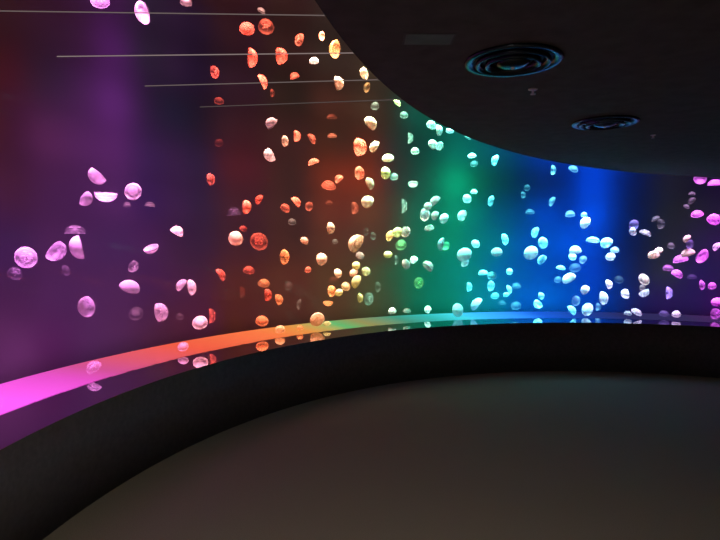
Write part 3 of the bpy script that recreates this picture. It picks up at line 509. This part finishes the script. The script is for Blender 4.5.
3.632 6.411 0.634 0.1075 0.280 0.494 0.823 1.1 9 v|dim violet jellyfish near the tank bottom, left of the pale lilac one
3.755 6.372 0.633 0.1069 -0.141 -0.239 0.961 2.4 9 p|pale lilac jellyfish at the very bottom of the tank, right side
4.141 6.224 0.644 0.1276 0.301 -0.951 0.072 1.6 11 m|magenta jellyfish at the bottom right corner of the tank
4.105 6.569 2.211 0.1328 -0.294 -0.471 -0.832 0.9 11 m|blurred mauve jellyfish at the ceiling edge, left of the flat purple one
4.173 6.395 2.181 0.1528 -0.101 -0.155 0.983 1.3 13 m|flat purple jellyfish at the ceiling edge by the right border
4.020 6.470 1.822 0.1312 0.097 0.447 0.889 1.3 11 m|dull pinkish mauve jellyfish left of the bright magenta one at upper right
4.136 6.315 1.756 0.1514 0.010 -0.728 0.685 1.9 13 m|bright magenta jellyfish at the right border, upper right
3.995 6.539 2.065 0.0722 -0.155 -0.253 0.955 0.6 6 p|tiny faint grey jellyfish, topmost of a chain of three at upper right
3.910 6.415 1.972 0.0945 -0.730 -0.059 0.681 0.6 8 p|faint grey jellyfish, middle of a chain of three at upper right
3.987 6.616 1.914 0.0731 0.173 -0.606 0.777 0.6 6 p|tiny faint grey jellyfish, lowest of a chain of three at upper right
3.847 6.686 1.438 0.0866 0.357 0.620 0.699 0.5 7 p|faint grey jellyfish left of the small bright cream one, right side'''.splitlines()

def bell_bm(h=.42, flare=1.0, seed=0):
    rnd = random.Random(seed); ph = rnd.random()*6; sq = rnd.uniform(.03, .07)
    bm = bmesh.new(); n = 32; prof = []
    for k in range(9):                     # outer dome
        t = k/8*PI/2
        prof.append((.5*math.sin(t)**.92*(flare if k > 6 else 1), h*(math.cos(t)-.5)))
    prof += [(.485, -h*.56), (.455, -h*.52)]
    for k in range(6):                     # hollow underside
        t = PI/2*(1-(k+1)/6)
        prof.append((.455*math.sin(t), h*(.55*math.cos(t)-.52)))
    def wob(a, j):
        rim = max(0, 1-abs(j-8.5)/3.0)
        return 1+sq*math.cos(2*a+ph)+.014*rim*math.cos(8*a)
    lathe(bm, prof, n, wob)
    return bm
def gonad_bm(q):
    bm = bmesh.new(); a0 = q*PI/2+PI/4; c = Vector((.17*math.cos(a0), .17*math.sin(a0), .105))
    pts = []
    for k in range(13):
        t = a0+PI+math.radians(-230/2+230*k/12)+PI
        pts.append(c+Vector((.095*math.cos(t), .095*math.sin(t), -.01)))
    tube(bm, pts, .026, 6, [.5+.5*math.sin(PI*(k+1)/14) for k in range(13)])
    return bm
def arm_bm(q):
    bm = bmesh.new(); a = q*PI/2; pts = []
    for k in range(10):
        t = k/9; r = .05+.20*t+.02*math.sin(9*t)
        pts.append((r*math.cos(a+.25*math.sin(5*t)), r*math.sin(a+.25*math.sin(5*t)), .02-.30*t+.05*t*t))
    tube(bm, pts, .034, 6, [1-.75*k/9+.12*math.sin(k*2.2) for k in range(10)])
    return bm
def fringe_bm():
    bm = bmesh.new()
    for i in range(40):
        a = 2*PI*i/40; s = .5+.5*random.random()
        pts = [(.475*math.cos(a)*(1+.03*k*s), .475*math.sin(a)*(1+.03*k*s), -.21-.022*k*s) for k in range(4)]
        tube(bm, pts, .007, 3, [1, .9, .7, .3])
    return bm
BELLS = [bell_bm(.42, 1.0, 1), bell_bm(.50, .96, 2), bell_bm(.36, 1.03, 3)]
bell_me = []
for i, b in enumerate(BELLS):
    me = bpy.data.meshes.new('bell'); bmesh.ops.recalc_face_normals(b, faces=b.faces[:]); b.to_mesh(me); b.free()
    for p in me.polygons: p.use_smooth = True
    bell_me.append(me)
def part_mesh(name, bm):
    me = bpy.data.meshes.new(name); bmesh.ops.recalc_face_normals(bm, faces=bm.faces[:]); bm.to_mesh(me); bm.free()
    for p in me.polygons: p.use_smooth = True
    return me
gon_me = [part_mesh('gonad', gonad_bm(q)) for q in range(4)]
arm_me = [part_mesh('oral_arm', arm_bm(q)) for q in range(4)]
fr_me = part_mesh('tentacle_fringe', fringe_bm())
for me in bell_me+gon_me+arm_me+[fr_me]: me.materials.append(None)
def link(name, me, m, parent=None):
    o = bpy.data.objects.new(name, me); COL.objects.link(o)
    o.material_slots[0].link = 'OBJECT'; o.material_slots[0].material = m
    if parent: o.parent = parent
    return o
GROUP = 'moon jellyfish drifting in the curved tank'
for i, row in enumerate(ROWS):
    num, lab = row.split('|'); v = num.split()
    x, y, z, D, ax, ay, az, b = map(float, v[:8]); L = int(v[8]); t = v[9]
    axis = Vector((ax, ay, az)).normalized()
    rot = axis.to_track_quat('Z', 'Y') @ Matrix.Rotation((i*2.4) % 6.28, 3, 'Z').to_quaternion()
    bell = bell_me[(i*5+i//3) % 3]
    flesh = jelly_mat(t, b)
    if L >= 11:
        root = empty('jellyfish', (x, y, z))
        link('bell', bell, flesh, root)
        dn = jelly_mat(t, b, True)
        for q in range(4): link('gonad', gon_me[q], dn, root)
        for q in range(4): link('oral_arm', arm_me[q], dn, root)
        link('tentacle_fringe', fr_me, flesh, root)
    else:
        root = link('jellyfish', bell, flesh)
        root.location = (x, y, z)
    root.rotation_mode = 'QUATERNION'; root.rotation_quaternion = rot
    root.scale = (D, D, D)
    tag(root, lab, 'jellyfish', GROUP)

# ------------------------------------------------------------------ ceiling fittings
def vent(loc, label):
    r = empty('ceiling_vent', loc); tag(r, label, 'ceiling vent', 'round ceiling vents')
    bm = bmesh.new()
    lathe(bm, [(.176, 0), (.180, -.006), (.172, -.012), (.150, -.010), (.146, 0)], 64); obj('outer_flange', bm, M_vent, r, True)
    for r0, r1, zz in ((.134, .108, -.018), (.098, .072, -.022)):
        bm = bmesh.new(); lathe(bm, [(r0, -.001), (r0+.004, zz), (r0-.004, zz-.003), (r1, -.004), (r1+.003, -.001)], 64); obj('louvre_ring', bm, M_vent, r, True)
    bm = bmesh.new(); lathe(bm, [(0, -.028), (.03, -.027), (.058, -.018), (.062, -.010), (.052, -.002), (0, -.002)], 48); obj('centre_cone', bm, M_vent, r, True)
    bm = bmesh.new(); lathe(bm, [(0, -.0005), (.15, -.0005), (.15, -.003), (0, -.003)], 48); obj('throat', bm, M_vent_dark, r)
    bm = bmesh.new(); lathe(bm, [(0, -.034), (.006, -.033), (.008, -.027), (0, -.026)], 16); obj('screw', bm, M_chrome, r, True)
vent((.570, 2.053, Z_SOFFIT), 'bigger nearer round dark ceiling vent with concentric rings, left of the other vent')
vent((1.393, 3.113, Z_SOFFIT), 'round dark ceiling vent farther away, by the ceiling edge above the blue water')
def sprinkler(loc, label, s):
    r = empty('sprinkler_head', loc); tag(r, label, 'sprinkler', 'ceiling sprinklers'); r.scale = (s, s, s)
    bm = bmesh.new(); lathe(bm, [(0, 0), (.020, 0), (.020, -.003), (.012, -.006), (0, -.006)], 24); obj('escutcheon', bm, M_chrome, r, True)
    bm = bmesh.new(); tube(bm, [(0, 0, -.005), (0, 0, -.022)], .005); obj('nozzle', bm, M_chrome, r)
    bm = bmesh.new()
    for k in range(8):
        a = 2*PI*k/8; tube(bm, [(0, 0, -.022), (.011*math.cos(a), .011*math.sin(a), -.023)], .0022, 5)
    obj('deflector', bm, M_chrome, r)
sprinkler((.769, 2.441, Z_SOFFIT), 'small bright metal sprinkler in the dark ceiling just below the nearer round vent', 1.0)
sprinkler((1.873, 3.494, Z_SOFFIT), 'small dim metal sprinkler in the dark ceiling right of the farther round vent', .8)
h = empty('access_panel', (.229, 1.84, Z_SOFFIT)); tag(h, 'faint flat grey access hatch in the dark ceiling, left of the round vents', 'ceiling hatch')
bm = bmesh.new(); box(bm, (-.085, -.05, -.002), (.085, .05, 0)); obj('hatch_frame', bm, M_bench, h)
bm = bmesh.new(); box(bm, (-.078, -.044, -.004), (.078, .044, -.002)); obj('hatch_door', bm, M_hatch, h)

# ------------------------------------------------------------------ thin light rods under the high part, from the soffit edge to the window
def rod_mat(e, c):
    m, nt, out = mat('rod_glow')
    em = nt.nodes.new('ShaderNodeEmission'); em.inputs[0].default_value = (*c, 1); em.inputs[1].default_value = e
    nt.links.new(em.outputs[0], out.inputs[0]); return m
def glass_hit(p, d):
    ox, oy = p[0]-CX, p[1]-CY; b = ox*d[0]+oy*d[1]; c = ox*ox+oy*oy-(R_GLASS-.004)**2
    t = -b+math.sqrt(b*b-c); return (p[0]+d[0]*t, p[1]+d[1]*t)
def soffit_hit(p, d):
    ox, oy = p[0]-SOF_C[0], p[1]-SOF_C[1]; b = ox*d[0]+oy*d[1]; c = ox*ox+oy*oy-SOF_R**2
    t = -b-math.sqrt(b*b-c); return (p[0]+d[0]*t, p[1]+d[1]*t)
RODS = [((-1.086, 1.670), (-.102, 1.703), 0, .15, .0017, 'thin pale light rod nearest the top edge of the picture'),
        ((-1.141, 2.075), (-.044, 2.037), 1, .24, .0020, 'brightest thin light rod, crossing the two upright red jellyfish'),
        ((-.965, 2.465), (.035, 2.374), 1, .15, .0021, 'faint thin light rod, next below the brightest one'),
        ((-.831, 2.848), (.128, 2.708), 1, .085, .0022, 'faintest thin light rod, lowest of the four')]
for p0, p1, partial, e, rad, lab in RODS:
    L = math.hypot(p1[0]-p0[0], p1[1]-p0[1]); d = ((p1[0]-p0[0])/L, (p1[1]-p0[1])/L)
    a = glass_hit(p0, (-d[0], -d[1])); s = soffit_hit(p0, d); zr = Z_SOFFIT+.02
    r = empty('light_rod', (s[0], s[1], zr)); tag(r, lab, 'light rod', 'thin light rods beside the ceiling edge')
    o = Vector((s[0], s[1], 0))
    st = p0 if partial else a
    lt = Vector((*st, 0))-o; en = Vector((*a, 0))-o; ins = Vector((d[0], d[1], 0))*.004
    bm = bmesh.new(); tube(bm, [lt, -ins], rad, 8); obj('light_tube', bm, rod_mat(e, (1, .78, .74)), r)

# ------------------------------------------------------------------ lights
def area(name, loc, target, w, hgt, power, col, shape='RECTANGLE', spread=180):
    l = bpy.data.lights.new(name, 'AREA'); l.shape = shape; l.size = w
    if shape == 'RECTANGLE': l.size_y = hgt
    l.energy = power; l.color = col; l.spread = math.radians(spread)
    o = bpy.data.objects.new(name, l); COL.objects.link(o); o.location = loc
    o.rotation_euler = (Vector(target)-Vector(loc)).to_track_quat('-Z', 'Y').to_euler()
    return o
LAMPS = '''58.0 0.70 0.0065 1.000 0.000 0.264
58.0 1.06 0.0059 0.777 0.000 1.000
58.0 1.42 0.0026 1.000 0.000 0.036
58.0 3.05 0.0190 0.175 0.115 1.000
58.0 3.55 0.0627 0.080 0.151 1.000
58.0 4.10 0.1630 0.049 0.161 1.000
61.5 0.70 0.0536 1.000 0.000 0.000
61.5 1.06 0.0225 1.000 0.000 0.000
61.5 1.42 0.0177 1.000 0.220 0.000
61.5 2.20 0.0122 1.000 0.000 0.000
61.5 2.60 0.0152 1.000 0.000 0.000
61.5 3.05 0.0117 1.000 0.802 0.135
61.5 3.55 0.1441 0.106 0.158 1.000
61.5 4.10 0.5108 0.049 0.161 1.000
65.0 0.70 0.0955 0.467 0.014 1.000
65.0 1.06 0.0443 0.188 0.230 1.000
65.0 1.42 0.0635 0.392 0.061 1.000
65.0 1.80 0.0248 0.491 0.276 1.000
65.0 2.20 0.0235 0.331 0.000 1.000
65.0 2.60 0.0203 0.436 0.114 1.000
65.0 3.05 0.0384 0.211 0.153 1.000
65.0 3.55 0.0667 0.130 0.152 1.000
65.0 4.10 0.1401 0.074 0.159 1.000
68.5 0.70 0.0528 0.213 0.150 1.000
68.5 1.06 0.0609 0.181 0.008 1.000
68.5 1.42 0.0237 0.521 0.375 1.000
68.5 1.80 0.0090 1.000 0.815 0.000
68.5 2.60 0.0057 1.000 0.500 0.505
68.5 3.05 0.0393 0.204 0.194 1.000
68.5 3.55 0.0953 0.079 0.148 1.000
68.5 4.10 0.1615 0.052 0.153 1.000
72.0 0.70 0.0859 0.278 0.058 1.000
72.0 1.06 0.0279 0.894 1.000 0.151
72.0 1.42 0.0140 1.000 0.989 0.000
72.0 1.80 0.0112 0.979 1.000 0.000
72.0 2.20 0.0113 1.000 0.764 0.000
72.0 2.60 0.0093 1.000 0.993 0.000
72.0 3.05 0.0709 0.087 0.152 1.000
72.0 3.55 0.1400 0.045 0.131 1.000
72.0 4.10 0.2325 0.037 0.148 1.000
75.5 0.70 0.0621 0.188 0.091 1.000
75.5 1.06 0.0043 1.000 0.395 0.000
75.5 3.05 0.1728 0.020 0.103 1.000
75.5 3.55 0.2063 0.020 0.115 1.000
75.5 4.10 0.2741 0.025 0.144 1.000
79.0 0.70 0.2018 0.000 0.113 1.000
79.0 1.06 0.0487 0.000 0.208 1.000
79.0 2.60 0.2487 0.000 0.076 1.000
79.0 3.05 0.3176 0.004 0.090 1.000
79.0 3.55 0.2856 0.009 0.107 1.000
79.0 4.10 0.3261 0.019 0.147 1.000
82.5 0.70 0.5948 0.000 0.087 1.000
82.5 1.06 0.5638 0.000 0.066 1.000
82.5 1.42 0.5444 0.000 0.093 1.000
82.5 1.80 1.0251 0.000 0.085 1.000
82.5 2.20 0.7210 0.000 0.072 1.000
82.5 2.60 0.7814 0.000 0.080 1.000
82.5 3.05 0.4203 0.000 0.087 1.000
82.5 3.55 0.3190 0.005 0.111 1.000
82.5 4.10 0.3428 0.016 0.160 1.000
86.0 0.70 0.5172 0.000 0.153 1.000
86.0 1.06 0.1622 0.000 0.158 1.000
86.0 1.42 0.7252 0.000 0.102 1.000
86.0 2.60 0.0569 0.000 0.083 1.000
86.0 3.05 0.2821 0.003 0.104 1.000
86.0 3.55 0.2812 0.005 0.131 1.000
86.0 4.10 0.3291 0.016 0.189 1.000
89.5 0.70 0.8401 0.000 0.205 1.000
89.5 1.06 0.3329 0.000 0.099 1.000
89.5 1.42 0.3139 0.000 0.167 1.000
89.5 1.80 0.4943 0.000 0.081 1.000
89.5 2.20 0.0021 1.000 0.000 0.000
89.5 2.60 0.3613 0.003 0.083 1.000
89.5 3.05 0.2555 0.004 0.119 1.000
89.5 3.55 0.2310 0.007 0.170 1.000
89.5 4.10 0.2895 0.021 0.245 1.000
93.0 0.70 0.5762 0.000 0.136 1.000
93.0 1.06 0.2098 0.000 0.279 1.000
93.0 1.42 0.3244 0.000 0.144 1.000
93.0 1.80 0.0573 0.000 0.439 1.000
93.0 2.60 0.0787 0.004 0.166 1.000
93.0 3.05 0.1553 0.006 0.133 1.000
93.0 3.55 0.1782 0.010 0.303 1.000
93.0 4.10 0.2393 0.031 0.351 1.000
96.5 0.70 0.4137 0.000 0.688 1.000
96.5 1.06 0.3282 0.000 0.180 1.000
96.5 1.42 0.1513 0.000 1.000 0.906
96.5 1.80 0.0869 0.005 0.266 1.000
96.5 2.20 0.0173 0.046 1.000 0.000
96.5 2.60 0.0937 0.010 0.567 1.000
96.5 3.05 0.0855 0.017 1.000 0.757
96.5 3.55 0.1198 0.024 0.662 1.000
96.5 4.10 0.1879 0.051 0.524 1.000
100.0 0.70 0.3480 0.000 0.823 1.000
100.0 1.06 0.1710 0.000 1.000 0.567
100.0 1.42 0.1199 0.000 1.000 0.996
100.0 1.80 0.1126 0.000 1.000 0.766
100.0 2.20 0.0412 0.026 1.000 0.040
100.0 2.60 0.0726 0.015 0.948 1.000
100.0 3.05 0.0972 0.013 1.000 0.866
100.0 3.55 0.1022 0.024 1.000 0.958
100.0 4.10 0.1451 0.089 0.736 1.000
103.5 0.70 0.2409 0.000 1.000 0.456
103.5 1.06 0.1945 0.000 1.000 0.737
103.5 1.42 0.2219 0.000 1.000 0.416
103.5 1.80 0.2849 0.000 1.000 0.442
103.5 2.20 0.4258 0.000 1.000 0.427
103.5 2.60 0.1188 0.000 1.000 0.706
103.5 3.05 0.1395 0.000 1.000 0.651
103.5 3.55 0.0929 0.074 1.000 0.764
103.5 4.10 0.1047 0.165 0.947 1.000
107.0 0.70 0.2122 0.000 1.000 0.590
107.0 1.06 0.1091 0.000 1.000 0.512
107.0 1.42 0.1456 0.000 1.000 0.460
107.0 1.80 0.0754 0.000 1.000 0.643
107.0 2.20 0.0510 0.000 1.000 0.585
107.0 2.60 0.0186 0.000 0.892 1.000
107.0 3.05 0.0498 0.000 1.000 0.454
107.0 3.55 0.0563 0.059 1.000 0.578
107.0 4.10 0.0811 0.278 1.000 0.887
110.5 0.70 0.1527 0.000 1.000 0.417
110.5 1.06 0.1266 0.000 1.000 0.411
110.5 1.42 0.0914 0.000 1.000 0.544
110.5 1.80 0.1005 0.000 1.000 0.487
110.5 2.20 0.0192 0.214 1.000 0.921
110.5 2.60 0.0171 0.000 1.000 0.870
110.5 3.05 0.0724 0.000 1.000 0.696
110.5 3.55 0.0651 0.000 1.000 0.658
110.5 4.10 0.0587 0.527 1.000 0.830
114.0 0.70 0.0471 0.956 1.000 0.404
114.0 1.06 0.0614 0.130 1.000 0.421
114.0 1.42 0.0649 1.000 0.000 0.000
114.0 1.80 0.0428 1.000 0.000 0.110
114.0 2.20 0.0144 0.064 0.473 1.000
114.0 2.60 0.0149 0.322 0.785 1.000
114.0 3.05 0.0132 1.000 0.000 0.029
114.0 3.55 0.0444 1.000 0.308 0.210
114.0 4.10 0.0440 1.000 0.846 0.657
117.5 0.70 0.0836 0.780 1.000 0.326
117.5 1.06 0.0638 1.000 0.856 0.315
117.5 1.42 0.0604 1.000 0.287 0.271
117.5 1.80 0.1233 1.000 0.288 0.113
117.5 2.20 0.2110 1.000 0.075 0.007
117.5 2.60 0.0876 1.000 0.082 0.012
117.5 3.05 0.0544 1.000 0.484 0.274
117.5 3.55 0.0441 1.000 0.544 0.272
117.5 4.10 0.0419 1.000 0.465 0.351
121.0 0.70 0.0879 1.000 0.353 0.188
121.0 1.06 0.0700 1.000 0.230 0.116
121.0 1.42 0.0598 1.000 0.273 0.185
121.0 1.80 0.0802 1.000 0.094 0.108
121.0 2.20 0.1544 1.000 0.100 0.050
121.0 2.60 0.0092 0.000 1.000 0.868
121.0 3.05 0.0367 1.000 0.304 0.187
121.0 3.55 0.0222 1.000 0.416 0.402
121.0 4.10 0.0319 1.000 0.428 0.326
124.5 0.70 0.0996 1.000 0.367 0.158
124.5 1.06 0.0651 1.000 0.519 0.186
124.5 1.42 0.0822 1.000 0.245 0.154
124.5 1.80 0.1398 1.000 0.173 0.083
124.5 2.20 0.1421 1.000 0.122 0.041
124.5 2.60 0.0337 1.000 0.330 0.142
124.5 3.05 0.0598 1.000 0.261 0.168
124.5 3.55 0.0317 1.000 0.597 0.404
124.5 4.10 0.0350 1.000 0.529 0.375
128.0 0.70 0.0808 1.000 0.212 0.182
128.0 1.06 0.0816 1.000 0.139 0.120
128.0 1.42 0.0162 1.000 0.494 0.598
128.0 1.80 0.0116 0.000 0.563 1.000
128.0 2.20 0.0088 0.000 0.749 1.000
128.0 2.60 0.0246 1.000 0.326 0.381
128.0 3.05 0.0053 0.014 1.000 0.891
128.0 3.55 0.0243 1.000 0.177 0.223
128.0 4.10 0.0288 1.000 0.162 0.223
131.5 0.70 0.0879 1.000 0.269 0.144
131.5 1.06 0.0869 1.000 0.278 0.137
131.5 1.42 0.0468 1.000 0.271 0.180
131.5 1.80 0.0515 1.000 0.306 0.199
131.5 2.20 0.0286 1.000 0.374 0.260
131.5 2.60 0.0350 1.000 0.324 0.258
131.5 3.05 0.0208 1.000 0.512 0.257
131.5 3.55 0.0293 1.000 0.373 0.247
131.5 4.10 0.0385 1.000 0.363 0.221
135.0 0.70 0.0734 1.000 0.158 0.234
135.0 1.06 0.0618 1.000 0.138 0.132
135.0 1.42 0.0192 1.000 0.362 0.934
135.0 1.80 0.0300 1.000 0.234 0.484
135.0 2.20 0.0570 1.000 0.086 0.211
135.0 2.60 0.0200 1.000 0.179 0.309
135.0 3.05 0.0162 1.000 0.235 0.738
135.0 3.55 0.0167 1.000 0.168 0.573
135.0 4.10 0.0339 1.000 0.174 0.440
138.5 0.70 0.0791 1.000 0.211 0.010
138.5 1.06 0.0852 1.000 0.179 0.075
138.5 1.42 0.0339 1.000 0.279 0.360
138.5 1.80 0.0494 1.000 0.224 0.253
138.5 2.20 0.0682 1.000 0.102 0.074
138.5 2.60 0.0279 1.000 0.276 0.322
138.5 3.05 0.0253 1.000 0.321 0.468
138.5 3.55 0.0253 1.000 0.260 0.222
138.5 4.10 0.0454 1.000 0.188 0.167
142.0 0.70 0.0773 1.000 0.140 0.608
142.0 1.06 0.0291 1.000 0.224 0.908
142.0 1.42 0.0291 0.376 0.227 1.000
142.0 1.80 0.0300 0.143 0.238 1.000
142.0 2.20 0.0282 0.000 0.254 1.000
142.0 2.60 0.0043 0.000 0.546 1.000
142.0 3.05 0.0126 0.137 0.108 1.000
142.0 3.55 0.0162 0.315 0.180 1.000
142.0 4.10 0.0854 1.000 0.216 0.130
145.5 0.70 0.0788 1.000 0.173 0.339
145.5 1.06 0.0541 1.000 0.202 0.848
145.5 1.42 0.0240 1.000 0.353 0.909
145.5 1.80 0.0444 0.797 0.211 1.000
145.5 2.20 0.0351 0.817 0.216 1.000
145.5 2.60 0.0141 0.045 0.473 1.000
145.5 3.05 0.0267 0.860 0.253 1.000
145.5 3.55 0.0252 0.802 0.257 1.000
145.5 4.10 0.0063 0.060 0.008 1.000
149.0 0.70 0.0746 1.000 0.213 0.670
149.0 1.06 0.0479 0.530 0.117 1.000
149.0 1.42 0.0632 0.888 0.150 1.000
149.0 1.80 0.0508 0.183 0.084 1.000
149.0 2.20 0.0402 0.294 0.172 1.000
149.0 2.60 0.0039 0.000 1.000 0.000
149.0 3.05 0.0086 0.241 1.000 0.426
149.0 3.55 0.0190 0.683 0.605 1.000
152.5 0.70 0.0850 0.985 0.221 1.000
152.5 1.06 0.0690 0.887 0.203 1.000
152.5 1.42 0.0592 0.487 0.183 1.000
152.5 1.80 0.0952 0.836 0.163 1.000
152.5 2.20 0.0979 0.805 0.125 1.000
152.5 2.60 0.1540 0.674 0.101 1.000
152.5 3.05 0.0947 0.695 0.084 1.000
152.5 3.55 0.0602 0.868 0.095 1.000
156.0 0.70 0.0998 0.851 0.212 1.000
156.0 1.06 0.0603 0.810 0.174 1.000
156.0 1.42 0.0610 0.719 0.168 1.000
156.0 1.80 0.0448 0.793 0.157 1.000
156.0 2.20 0.0672 0.829 0.165 1.000
156.0 2.60 0.0268 0.892 0.236 1.000
156.0 3.05 0.0154 1.000 0.262 0.214
156.0 3.55 0.0578 0.973 0.261 1.000
159.5 0.70 0.0737 1.000 0.076 0.941
159.5 1.06 0.0669 0.725 0.187 1.000
159.5 1.42 0.0644 0.991 0.191 1.000
159.5 1.80 0.0448 0.796 0.176 1.000
159.5 2.20 0.0814 1.000 0.165 0.789
159.5 2.60 0.0097 0.000 0.642 1.000
159.5 3.05 0.0208 1.000 0.238 0.652
159.5 3.55 0.0288 1.000 0.000 0.000
163.0 0.70 0.1578 1.000 0.203 0.966
163.0 1.06 0.0321 1.000 0.186 0.888
163.0 1.42 0.0494 0.218 0.105 1.000
163.0 1.80 0.0397 1.000 0.134 0.000
163.0 2.60 0.0458 1.000 0.018 0.000
163.0 3.05 0.0240 1.000 0.195 0.000
163.0 3.55 0.0292 1.000 0.000 0.000
166.5 0.70 0.1097 1.000 0.171 0.959
166.5 1.06 0.0681 0.890 0.194 1.000
166.5 1.42 0.0794 0.832 0.158 1.000
166.5 1.80 0.0633 0.794 0.204 1.000
166.5 2.20 0.1159 1.000 0.134 0.000
166.5 2.60 0.0076 0.000 1.000 0.000
166.5 3.05 0.0262 0.298 0.425 1.000
166.5 3.55 0.0052 1.000 0.000 0.000
170.0 0.70 0.0180 1.000 0.179 0.766
170.0 1.06 0.0051 1.000 0.234 0.000
170.0 1.42 0.0073 1.000 0.270 0.159
170.0 1.80 0.0364 1.000 0.277 0.118
170.0 3.05 0.0088 0.000 1.000 0.000
173.5 0.70 0.0027 1.000 0.181 0.000
173.5 1.80 0.0037 1.000 0.370 0.000
180.5 1.80 0.0022 0.000 0.070 1.000
180.5 2.20 0.0022 0.000 0.073 1.000'''.splitlines()
for row in LAMPS:      # lamp modules behind the opal panel
    a, z, p, r, g, b = map(float, row.split())
    area('panel_lamp', pol(a, R_BACK+.27, z), pol(a, R_BACK, z), .26, .26, p, (r, g, b))
# spots above the water, one per stretch of the tank
TOP = [(48, (.80, .22, 1), .6), (56, (.80, .22, 1), .6), (62, (.85, .22, 1), .6), (67.5, (.90, .34, 1), .55), (72.5, (.9, .62, .9), .6), (78, (.72, .66, 1), .8),
       (84, (.34, .80, 1), 1.5), (90, (.22, .84, 1), 1.5), (96, (.15, .88, 1), 1.4), (102, (.14, .98, .90), 1.2), (108, (.12, 1, .60), 1.2),
       (114, (.28, 1, .58), 1.1), (119, (.95, .92, .60), 1.0), (124, (1, .74, .50), .85), (130, (1, .56, .40), .72), (137, (1, .44, .36), .66), (144, (1, .36, .36), .6),
       (151, (1, .34, .70), .7), (158, (.95, .27, .95), .7), (165, (.95, .25, .95), .7), (173, (.95, .25, 1), .7), (182, (.9, .25, 1), .6)]
KT = 430.0
for a, c, k in TOP:
    area('tank_lamp', pol(a, R_GLASS+.10, Z_TOP+.05), pol(a, R_GLASS+.10+math.tan(math.radians(21.5))*3, Z_TOP+.05-3), .5, .14, KT*k, c, spread=50)
# dim warm house lights behind the viewer
area('house_lamp', (.0, .45, Z_SOFFIT-.03), (-.1, .6, 0), .16, .16, 27, (1, .90, .68))

# ------------------------------------------------------------------ world, camera, view
w = bpy.data.worlds.new('dark'); S.world = w; w.use_nodes = True
w.node_tree.nodes['Background'].inputs[0].default_value = (.002, .002, .0022, 1)
w.node_tree.nodes['Background'].inputs[1].default_value = 1
cam = bpy.data.cameras.new('camera'); cam.sensor_width = 36; cam.lens = 27; cam.clip_start = .02
co = bpy.data.objects.new('camera', cam); COL.objects.link(co)
co.location = (0, 0, 1.5); co.rotation_euler = (PI/2-math.atan(30/540), 0, 0)
S.camera = co
S.view_settings.view_transform = 'Standard'; S.view_settings.look = 'None'
S.view_settings.exposure = 0; S.view_settings.gamma = 1
S.cycles.max_bounces = 8; S.cycles.transparent_max_bounces = 24
S.cycles.use_denoising = True
S.cycles.sample_clamp_indirect = 3
